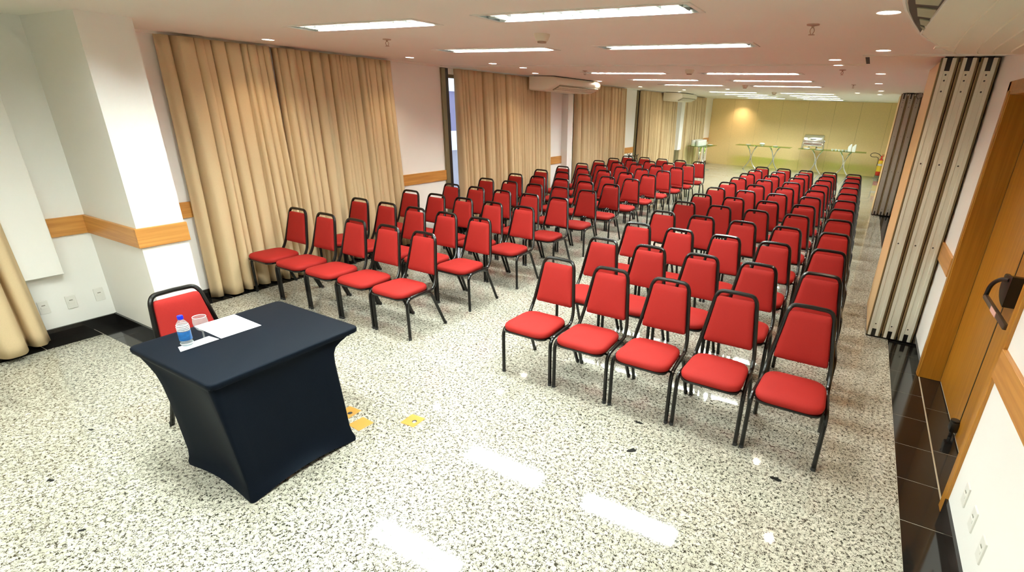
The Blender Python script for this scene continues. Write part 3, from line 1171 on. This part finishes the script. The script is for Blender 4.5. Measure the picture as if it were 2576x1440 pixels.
cov = mb.build('stretch_cover', 'spandex', desk, True)
MB().bbox(TX0 + .01, TX1 - .01, TY0 + .01, TY1 - .01, .715, .745, .004, 1).build('tabletop', 'spandex', desk)
for (lx, ly) in ((BX0 + .03, BY0 + .03), (BX1 - .04, BY0 + .03), (BX0 + .03, BY1 - .04), (BX1 - .04, BY1 - .04)):
    MB().tube([(lx, ly, .0), (lx * .8, ly * .8, .715)], .014, 8).build('leg', 'black_enamel', desk, True)

# sheet of paper, napkin, bottle, glass
pz = .7508
o = MB().box(-.155, .155, -.118, .118, 0, .0012).build('paper_sheet', 'paper', None, loc=(-3.255, 1.512, pz))
o.rotation_euler = (0, 0, -.03)
tag(o, 'blank white sheet of paper on the black desk', 'paper')
nap = MB().prism([(-.030, -.085), (.040, -.110), (.055, .090), (-.035, .085)], 0, .0015).build('napkin', 'paper', None, loc=(-3.155, 1.285, pz))
nap.rotation_euler = (0, 0, .05)
tag(nap, 'white paper napkin under the bottle and wine glass', 'napkin')

bt = empty('water_bottle', (-3.172, 1.243, pz + .0015))
tag(bt, 'small plastic water bottle with blue cap and blue label on desk', 'bottle')
prof = [(.001, .002), (.024, .0), (.030, .006), (.031, .02), (.029, .028), (.031, .036), (.031, .05), (.030, .058), (.030, .09), (.031, .098), (.029, .104), (.031, .112), (.030, .12), (.026, .136), (.015, .152), (.0115, .158), (.0115, .166)]
MB().lathe(prof, 24).build('body', 'bottle_clear', bt, True)
MB().lathe([(.0125, .160), (.0145, .160), (.0145, .178), (.013, .181), (.001, .181)], 20).build('cap', 'cap_blue', bt, True)
for zz in (.014, .097, .106, .115, .126):
    MB().lathe([(.0300 if zz < .12 else .0285, zz - .0022), (.0320 if zz < .12 else .0300, zz), (.0300 if zz < .12 else .0275, zz + .0022)], 24).build('rib', 'white_plastic', bt, True)
MB().lathe([(.0312, .036), (.0316, .038), (.0316, .088), (.0312, .090)], 24).build('label', 'label_blue', bt, True)
MB().lathe([(.001, .003), (.0265, .004), (.0265, .118), (.001, .118)], 20).build('water', 'bottle_clear', bt, True)

gl = empty('wine_glass', (-3.150, 1.325, pz + .0015))
tag(gl, 'empty stemmed glass standing beside the water bottle', 'glass')
MB().lathe([(.036, 0), (.036, .002), (.012, .004), (.0045, .010), (.0040, .050), (.0055, .062), (.024, .075), (.036, .098), (.038, .120), (.034, .150), (.0335, .152), (.0325, .150), (.036, .120), (.034, .099), (.023, .078), (.004, .066), (.001, .065)], 28).build('bowl', 'clear_glass', gl, True)
MB().lathe([(.0325, .1505), (.0338, .1525), (.0345, .1505)], 28).build('rim', 'ceramic', gl, True)

# brass floor plates
for (px, py, rz, hole, lab) in [(-2.855, 1.965, .05, 1, 'brass floor plate with a black hole, half hidden behind the desk'),
                                (-2.668, 1.915, -.08, 0, 'plain brass floor plate beside the desk'),
                                (-2.394, 2.13, .06, 2, 'lone brass floor plate with a hole, away from the desk')]:
    e = empty('floor_plate', (px, py, 0), rz)
    tag(e, lab, 'floor plate', 'brass floor plates')
    MB().bbox(-.060, .060, -.060, .060, -.002, .003, .0012, 1).build('plate', 'brass', e)
    if hole:
        MB().disc((.018, -.005, .0034), .017, 18).build('hole', 'hole_black', e)
    if hole == 2:
        MB().lathe([(.001, .004), (.010, .0042), (.011, .0036)], 14, (.022, -.012, 0)).build('plug', 'ceramic', e, True)
    for s in (-1, 1):
        MB().lathe([(.001, .0042), (.0035, .0040), (.004, .003)], 8, (s * .045, 0, 0)).build('screw', 'sprinkler_metal', e)


# ================================================================== FOLDING PARTITIONS
def partition(x0, x1, yf, depth, n, label, side_mat, face_mat, edge_mat, z0=.02, z1=CEIL - .022):
    e = empty('folding_partition', (x0, yf, 0))
    tag(e, label, 'partition')
    pitch = (x1 - x0) / n
    H_ = z1 - z0
    for k in range(n):
        a = k * pitch
        w = pitch - .010
        p = MB().box(a, a + w, .014, depth, z0 + .03, z1 - .03).build('panel', side_mat, e)
        # aluminium end profile: two lips and a recessed channel with notches
        fr = MB()
        fr.bbox(a + .004, a + .018, .0, .016, z0, z1, .002, 1)
        fr.bbox(a + w - .016, a + w - .003, .0, .016, z0, z1, .002, 1)
        fr.build('edge_strip', edge_mat, p)
        lip = MB()
        lip.bbox(a + .018, a + .046, -.006, .014, z0, z1, .003, 1)
        lip.bbox(a + w - .046, a + w - .016, -.006, .014, z0, z1, .003, 1)
        lip.bbox(a + .042, a + w - .042, -.002, .014, z0 + .075, z1 - .10, .002, 1)
        lip.build('end_profile', face_mat, p)
        MB().box(a + .042, a + w - .042, .006, .014, z0, z1).build('notch', 'black_plastic', p)
        sm = MB().lathe([(.001, -.0045), (.006, -.0040), (.007, -.002)], 10, (0, 0, 0), 'y').mesh('screw', 'black_plastic')
        for zz in (z1 - .13, z1 - .175, z1 - .26, z1 - .86, z1 - 1.60, z0 + .13):
            link('screw', sm, p, (a + w / 2, 0, zz))
        MB().box(a + w / 2 - .03, a + w / 2 + .03, .05, .12, z1 - .03, CEIL - .006).build('hanger', 'black_plastic', p)
    MB().box(.004, x1 - x0, .02, depth - .02, z0 - .016, z0 + .04).build('bottom_seal', 'black_plastic', e)
    return e


partition(.402, .822, 5.665, .945, 3, 'cream folding partition stack parked near the door', 'laminate_cream', 'aluminium', 'alu_brown')
partition(.437, .822, 13.62, .90, 3, 'grey folding partition stack parked at the far side of room', 'laminate_cream', 'alu_grey', 'alu_brown')
fl = empty('track_box', (.80, 13.60, 2.585))
fl.rotation_euler = (0, math.radians(-32), 0)
tag(fl, 'small tilted metal box at the top of the far partition stack', 'metal box')
mb = MB().box(-.10, .02, -.05, .02, -.06, -.05).box(-.10, .02, -.05, .02, .03, .04).box(-.10, -.09, -.05, .02, -.06, .04).box(.01, .02, -.05, .02, -.06, .04)
mb.build('shell', 'bronze', fl)
MB().box(-.09, .01, -.03, .02, -.05, .03).build('cover', 'alu_grey', fl)


# ================================================================== AIR CONDITIONERS (ceiling type; local +X is the room side, Y along the unit)
def aircon(x, y, rz, length, label, depth=.66, drop=.255, rnd=.05, big=False):
    e = empty('air_conditioner', (x, y, CEIL), rz)
    tag(e, label, 'air conditioner')
    prof = fillet([(0, 0, -.014), (0, 0, -drop), (depth * .62, 0, -drop), (depth, 0, -drop * .55), (depth * .97, 0, -.04), (depth * .86, 0, -.014)], {2: .10, 3: .05, 4: .04}, 6)
    prof = [(p.x, p.z) for p in prof]
    n = 9
    rings = []
    for k in range(n):                                  # rounded ends
        t = k / (n - 1)
        s = math.sin(t * PI / 2)
        yy = rnd * (1 - math.cos(t * PI / 2))
        rings.append((yy, 1 - (1 - s) * .34))
    full = [(yy, s) for yy, s in rings] + [(length - yy, s) for yy, s in rings[::-1]]
    mb = MB()
    mb.loft([[(px * s, yy, -.014 + (pz_ + .014) * (.55 + .45 * s)) for px, pz_ in prof] for yy, s in full])
    mb.build('casing', 'ac_cream', e, True)
    MB().box(.03, depth * .8, .12, length - .12, -.016, 0).build('mount', 'ac_dark', e)
    # outlet on the sloping lower front edge
    a = Vector((depth * .70, 0, -drop * .955))
    b = Vector((depth * .985, 0, -drop * .60))
    d = (b - a)
    nn = Vector((d.z, 0, -d.x)).normalized()
    if nn.z > 0:
        nn = -nn
    y0_, y1_ = .16, length - .16

    def slab(t0, t1, h0, h1, ya, yb):
        q = [a + d * t0 + nn * h0, a + d * t1 + nn * h0, a + d * t1 + nn * h1, a + d * t0 + nn * h1]
        return [(v.x, v.z) for v in q]
    MB().prism(slab(.05, .95, -.02, .006, 0, 0), y0_, y1_, 'y').build('outlet', 'ac_dark' if big else 'olive_vane', e)
    for t in (.10, .38, .66):
        MB().prism(slab(t, t + .16, .004, .016, 0, 0), y0_ + .012, y1_ - .012, 'y').build('louver', 'olive_vane' if big else 'ac_cream', e)
    nv = 6
    for k in range(nv):
        yv = y0_ + (y1_ - y0_) * (k + .5) / nv
        MB().prism(slab(.07, .93, -.002, .010, 0, 0), yv - .004, yv + .004, 'y').build('vane', 'olive_vane', e)
    for k in range(6):
        xx = depth * (.12 + .09 * k)
        pts = [(xx, .10 + .015 * k, -drop * .90), (xx, .19, -drop - .001), (xx, length * .5, -drop - .002), (xx, length - .19, -drop - .001), (xx, length - .10, -drop * .90)]
        MB().tube(fillet(pts, .06, 4), .0045, 6).build('rib', 'ac_cream', e, True)
    MB().bbox(depth * .30, depth * .30 + .05, .20, .28, -drop - .006, -drop + .004, .002, 1).build('badge', 'fixture_white', e)
    return e


aircon(XL + .20, 8.72, 0, 1.90, 'cream ceiling air conditioner above the second curtain', depth=.60)
aircon(XL + .20, 16.2, 0, 1.66, 'cream ceiling air conditioner above the far curtains', depth=.60)

def big_aircon():
    zb = 2.44
    e = empty('air_conditioner', (XR - .004, 2.0, CEIL))
    tag(e, 'big cream air conditioner overhead at the upper right', 'air conditioner')
    far = [(.0, 2.0), (.006, 2.12), (.018, 2.26), (.049, 2.507), (.075, 2.70), (.102, 2.889), (.140, 3.07), (.188, 3.26), (.225, 3.43), (.268, 3.58), (.33, 3.715), (.41, 3.76), (.50, 3.78), (.66, 3.80), (XR - .004, 3.80)]
    near = [(px, 2.0 - (py - 2.0) * .42) for px, py in far[1:]][::-1]
    cont = [(px - (XR - .004), py - 2.0) for px, py in far[::-1] + near[::-1]]
    far_l = [(px - (XR - .004), py - 2.0) for px, py in far]
    near_l = [(px - (XR - .004), py - 2.0) for px, py in near]          # starts at the wall
    cont = near_l + far_l
    cx_ = -.25
    cy_ = sum(p[1] for p in cont) / len(cont)
    H0 = zb - CEIL

    def ring(ins, z):
        out = []
        for (px, py) in cont:
            if px > -.001:
                out.append((px, py - ins * (1 if py > cy_ else -1), z))
                continue
            dx, dy = px - cx_, py - cy_
            d = math.hypot(dx, dy)
            k = (d - ins) / d
            out.append((cx_ + dx * k, cy_ + dy * k, z))
        return out
    mb = MB()
    mb.loft([ring(.05, -.002), ring(.012, -.02), ring(.0, -.05), ring(.0, H0 + .03), ring(.006, H0 + .012), ring(.016, H0 + .003), ring(.03, H0)])
    mb.build('casing', 'ac_cream', e, True)
    # outlet slot along the curved front edge
    X0 = XR - .004
    inner = [(.118, 1.62), (.117, 2.08), (.100, 2.80)]
    outer = [(.094, 2.74), (.062, 2.50), (.034, 2.26), (.022, 2.10), (.018, 1.95), (.022, 1.70), (.036, 1.62)]
    slot = [(px - X0, py - 2.0) for px, py in inner + outer]
    MB().prism(slot, H0 - .0015, H0 + .02, 'z').build('outlet', 'ac_dark', e)
    for k, (ya, yb, xo) in enumerate([(-.30, -.08, .036), (-.06, .16, .032), (.18, .40, .052), (.42, .60, .074), (.60, .72, .088)]):
        q = [(xo - X0, ya), (.110 - X0, ya + .06), (.108 - X0, yb), (xo + .012 - X0, yb - .05)]
        MB().prism(q, H0 - .005, H0 - .001, 'z').build('vane', 'olive_vane', e)
    MB().tube([(px + .006 - X0, py - 2.0, H0 + .006) for px, py in far[:14]], .007, 6).build('edge_bead', 'fixture_white', e, True)
    MB().tube([(px - X0, py - 2.0, H0 - .001) for px, py in ((.124, 1.6), (.123, 2.08), (.106, 2.82))], .004, 6).build('outlet_rim', 'fixture_white', e, True)
    for k, (xa, xb) in enumerate([(.26, .30), (.36, .40), (.44, .47), (.53, .55)]):
        pts = [(xa - X0, -.45, H0), (xa - X0, .6, H0 - .001), ((xa + xb) / 2 - X0, 1.2, H0 - .001), (xb - X0, 1.60, H0), (xb + .03 - X0, 1.74, H0 + .004)]
        MB().tube(fillet(pts, .2, 5), .006, 6).build('rib', 'ac_cream', e, True)
    MB().bbox(.20 - X0, .26 - X0, 1.36, 1.44, H0 - .002, H0 + .003, .001, 1).build('badge', 'cream_plastic', e)
    return e


big_aircon()


# ================================================================== BUFFET TABLES AT THE BACK
def arc_leg(x, s, y, h):
    """one curved tube of a )( pair: foot out, waist in, head out"""
    pts = []
    for k in range(15):
        t = k / 14
        w = (2 * t - 1) ** 2
        out = .22 if t < .5 else .17
        pts.append((x + s * (.018 + out * w), y, .018 + (h - .03) * t))
    return pts


def buffet(x, y, rz, L_, D_, h, label):
    e = empty('glass_table', (x, y, 0), rz)
    tag(e, label, 'table', 'glass buffet tables')
    MB().bbox(-L_ / 2, L_ / 2, -D_ / 2, D_ / 2, h - .012, h, .004, 2).build('glass_top', 'green_glass', e)
    for px in (-L_ * .21, L_ * .21):
        for s in (-1, 1):
            MB().tube(arc_leg(px, s, 0, h - .012), .028, 8).build('leg', 'chrome', e, True)
        MB().tube([(px - .16, 0, h - .03), (px + .16, 0, h - .03)], .012, 6).build('head_bar', 'chrome', e, True)
        for s in (-1, 1):
            MB().tube([(px + s * .22, 0, .02), (px + s * .22, -D_ * .3, .02)], .014, 6).build('foot_bar', 'chrome', e, True)
    return e


TBH = .90
buffet(-3.54, 22.05, 0, 2.05, .72, TBH, 'glass table with curved chrome legs, left half of ochre wall')
buffet(-1.08, 22.05, 0, 2.30, .72, TBH, 'glass table with curved chrome legs under the chafing dish')
buffet(-5.36, 19.75, PI / 2, 1.5, .72, TBH, 'glass table by the far curtain, stacked with white cups')


def lathe_thing(name, loc, prof, mat, label, cat, group, extra=None):
    e = MB().lathe(prof, 20).build(name, mat, None, True, loc)
    tag(e, label, cat, group)
    return e


plate = [(.001, .004), (.06, .004), (.10, .018), (.105, .020), (.10, .024), (.06, .010), (.001, .010)]


def plates(x, y, where, z=TBH, sc=1.0):
    for k in range(2):
        lathe_thing('plate', (x, y, z + .014 * k * sc), [(r * sc, h * sc) for r, h in plate], 'ceramic',
                    '%s white plate of the pair %s' % ('upper' if k else 'lower', where), 'plate', 'white plates on the glass tables')


plates(-4.12, 21.95, 'at the left end of the buffet table')
plates(-3.08, 21.92, 'right of the domed bowl on the buffet', sc=.95)
plates(-1.92, 21.74, 'before the left foot of the chafing dish', sc=1.15)
plates(-1.50, 21.74, 'before the right foot of the chafing dish', sc=1.1)
bowl = [(.001, .0), (.05, .0), (.055, .012), (.10, .06), (.105, .085), (.09, .105), (.05, .118), (.001, .120)]
lathe_thing('covered_bowl', (-3.60, 22.0, TBH), bowl, 'ceramic', 'white domed bowl in the middle of the left buffet table', 'bowl', None)
cup = [(.001, .0), (.026, .0), (.028, .006), (.040, .045), (.041, .062), (.038, .062), (.035, .045), (.001, .010)]


def cup_thing(x, y, z, label, group, sc=1.0):
    e = empty('cup', (x, y, z))
    tag(e, label, 'cup', group)
    MB().lathe([(r * sc, h * sc) for r, h in cup], 16).build('bowl', 'ceramic', e, True)
    MB().tube(fillet([(.036 * sc, 0, .05 * sc), (.066 * sc, 0, .045 * sc), (.032 * sc, 0, .016 * sc)], .02, 4), .004 * sc, 6).build('handle', 'ceramic', e, True)


for k in range(5):
    cup_thing(-1.06 + .115 * k, 21.86 + (.03 if k % 2 else 0), TBH, 'small white cup, %s from the chafing dish, on the right buffet table' % ordn[k], 'white cups in a row right of the chafing dish')
for k, xx in enumerate((-.495, -.355)):
    e = empty('container', (xx, 21.95, TBH))
    tag(e, 'white upright container with peaked top at the buffet end, %s one' % ('left' if k == 0 else 'right'), 'container', 'white containers on the right buffet table')
    c = round_poly([(-.062, -.05), (.062, -.05), (.062, .05), (-.062, .05)], .025, 3)
    MB().loft([[(q * .95, w, 0) for q, w in c], [(q, w, .02) for q, w in c], [(q, w, .17) for q, w in c], [(q * .8 + .008, w * .8, .215 + .25 * q) for q, w in c]]).build('body', 'ceramic', e, True)
    MB().loft([[(q * .8 + .008, w * .8, .216 + .25 * q) for q, w in c], [(q * .35 + .026, w * .4, .262 + .15 * q) for q, w in c]]).build('peak', 'ceramic', e, True)
mug = [(.001, 0), (.036, 0), (.038, .006), (.038, .085), (.034, .085), (.034, .012), (.001, .010)]
for layer in range(2):
    for i in range(2):
        for k in range(7):
            cx_, cy_ = -5.55 + .17 * i, 19.15 + .155 * k
            lab = 'white cup, %s layer, %s row, %s from the near end' % ('upper' if layer else 'lower', 'curtain-side' if i == 0 else 'room-side', ordn[k])
            lathe_thing('mug', (cx_, cy_, TBH + .1015 * layer), [(r * 1.9, h * 1.18) for r, h in mug], 'ceramic', lab, 'mug', 'white cups packed on the curtain-side table')
lathe_thing('plate', (-5.22, 20.32, TBH), [(r, h) for r, h in plate], 'ceramic', 'white plate on the corner of the curtain-side glass table', 'plate', None)

# chafing dish with rolled-back lid
ch = empty('chafing_dish', (-1.76, 22.05, TBH + .001))
ch.scale = (1.10, 1.0, 1.18)
tag(ch, 'polished steel chafing dish with rounded roll top on buffet table', 'chafing dish')
for sx_ in (-1, 1):
    for sy_ in (-1, 1):
        MB().tube([(sx_ * .335, sy_ * .19, 0), (sx_ * .315, sy_ * .19, .30)], .014, 8).build('leg', 'steel', ch, True)
for q in (((-.32, -.19, .17), (.32, -.19, .17)), ((-.32, .19, .17), (.32, .19, .17)), ((-.32, -.19, .17), (-.32, .19, .17)), ((.32, -.19, .17), (.32, .19, .17))):
    MB().tube(q, .010, 6).build('stand_rail', 'steel', ch, True)
MB().bbox(-.30, .30, -.20, .20, .09, .22, .015, 2).build('water_pan', 'chrome', ch, True)
prof = [(.215, -.305)] + [(.225, -.30), (.225, .30)] + [(.215, .305)]
lid = MB().lathe([(.001, -.31), (.215, -.31), (.225, -.295), (.225, .295), (.215, .31), (.001, .31)], 18, (0, 0, .225), 'x', 0, PI)
l_ = lid.build('roll_lid', 'chrome', ch, True)
MB().tube(fillet([(-.09, -.205, .30), (-.09, -.25, .31), (.09, -.25, .31), (.09, -.205, .30)], .02, 4), .008, 8).build('handle', 'black_plastic', l_, True)
for q in (-.12, .12):
    MB().lathe([(.001, 0), (.03, 0), (.03, .05), (.012, .06), (.001, .06)], 12, (q, 0, .012)).build('burner', 'steel', ch, True)
MB().lathe([(.001, .31), (.022, .312), (.022, .35), (.001, .352)], 12, (0, -.02, .25), 'x').build('hinge_knob', 'steel', ch, True)

# fire extinguisher on its stand
fe = empty('fire_extinguisher', (.60, 22.35, 0))
tag(fe, 'red fire extinguisher with yellow label in the far right corner', 'extinguisher')
MB().lathe([(.001, .10), (.07, .10), (.085, .115), (.085, .60), (.075, .66), (.035, .70), (.028, .74), (.001, .74)], 20).build('cylinder', 'ext_red', fe, True)
MB().lathe([(.0855, .25), (.087, .26), (.087, .44), (.0855, .45)], 20).build('label', 'ext_yellow', fe, True)
MB().lathe([(.0855, .53), (.087, .535), (.087, .61), (.080, .645)], 20).build('label', 'ext_yellow', fe, True)
MB().lathe([(.0855, .455), (.087, .46), (.087, .52), (.0855, .525)], 20).build('instruction_band', 'ext_white', fe, True)
MB().lathe([(.001, 0), (.15, 0), (.15, .015), (.10, .03), (.095, .10), (.001, .10)], 20).build('base', 'ext_grey', fe, True)
MB().bbox(-.03, .03, -.025, .025, .73, .80, .008, 2).bbox(-.01, .10, -.012, .012, .79, .81, .004, 1).bbox(-.01, .09, -.012, .012, .83, .845, .004, 1).build('valve', 'ext_red', fe, True)
hp = [(-.02, 0, .77), (-.10, -.03, .86), (-.25, -.05, .90), (-.37, -.05, .86), (-.38, -.04, .78), (-.28, -.03, .74), (-.15, -.03, .76), (-.09, -.05, .70), (-.095, -.05, .45)]
MB().tube(fillet(hp, .12, 5), .011, 8).build('hose', 'hose', fe, True)

# folding rack behind the last row by the window wall
rk = empty('folding_rack', (-5.60, 13.60, 0))
tag(rk, 'thin black folding rack by the wall rail, behind the last row', 'rack')
for s in (-1, 1):
    a = [(s * .12, -.34, 0), (s * .12, -.22, .42), (s * .12, 0, .88), (s * .12, .10, .93)]
    b = [(s * .12, .34, 0), (s * .12, .22, .42), (s * .12, 0, .88), (s * .12, -.10, .93)]
    MB().tube(fillet(a, .12, 4), .010, 6).build('leg', 'black_enamel', rk, True)
    MB().tube(fillet(b, .12, 4), .010, 6).build('leg', 'black_enamel', rk, True)
for q in (-.22, .22):
    MB().tube([(-.12, q, .42), (.12, q, .42)], .008, 6).build('crossbar', 'black_enamel', rk, True)
MB().tube([(-.12, 0, .88), (.12, 0, .88)], .008, 6).build('pivot_bar', 'black_enamel', rk, True)

# ================================================================== OUTSIDE THE WINDOW SLIT
bl = empty('apartment_building', (-20.5, 21.8, -8))
tag(bl, 'slate blue building seen through the window slit', 'building')
MB().box(-3, 3, -4, 4, 0, 10.55).build('block', 'outside_slate', bl)
MB().box(-3.2, 3.2, -4.2, 4.2, 10.55, 10.72).build('roof_slab', 'outside_white', bl)
for k in range(4):
    for j in range(4):
        MB().box(2.98, 3.02, -3.2 + 1.7 * j, -2.2 + 1.7 * j, 1.4 + 2.3 * k, 2.7 + 2.3 * k).build('window', 'outside_glass', bl)
b2 = empty('low_building', (-11.2, 12.3, -6))
tag(b2, 'pale low building below, seen through the window slit', 'building')
MB().box(-1.5, 1.5, -2.5, 2.5, 0, 6.9).build('block', 'outside_grey', b2)
MB().box(-1.6, 1.6, -2.6, 2.6, 6.9, 7.15).build('parapet', 'outside_white', b2)
for j in range(3):
    MB().box(1.49, 1.52, -2.0 + 1.5 * j, -1.0 + 1.5 * j, 4.6, 5.9).build('window', 'outside_white', b2)
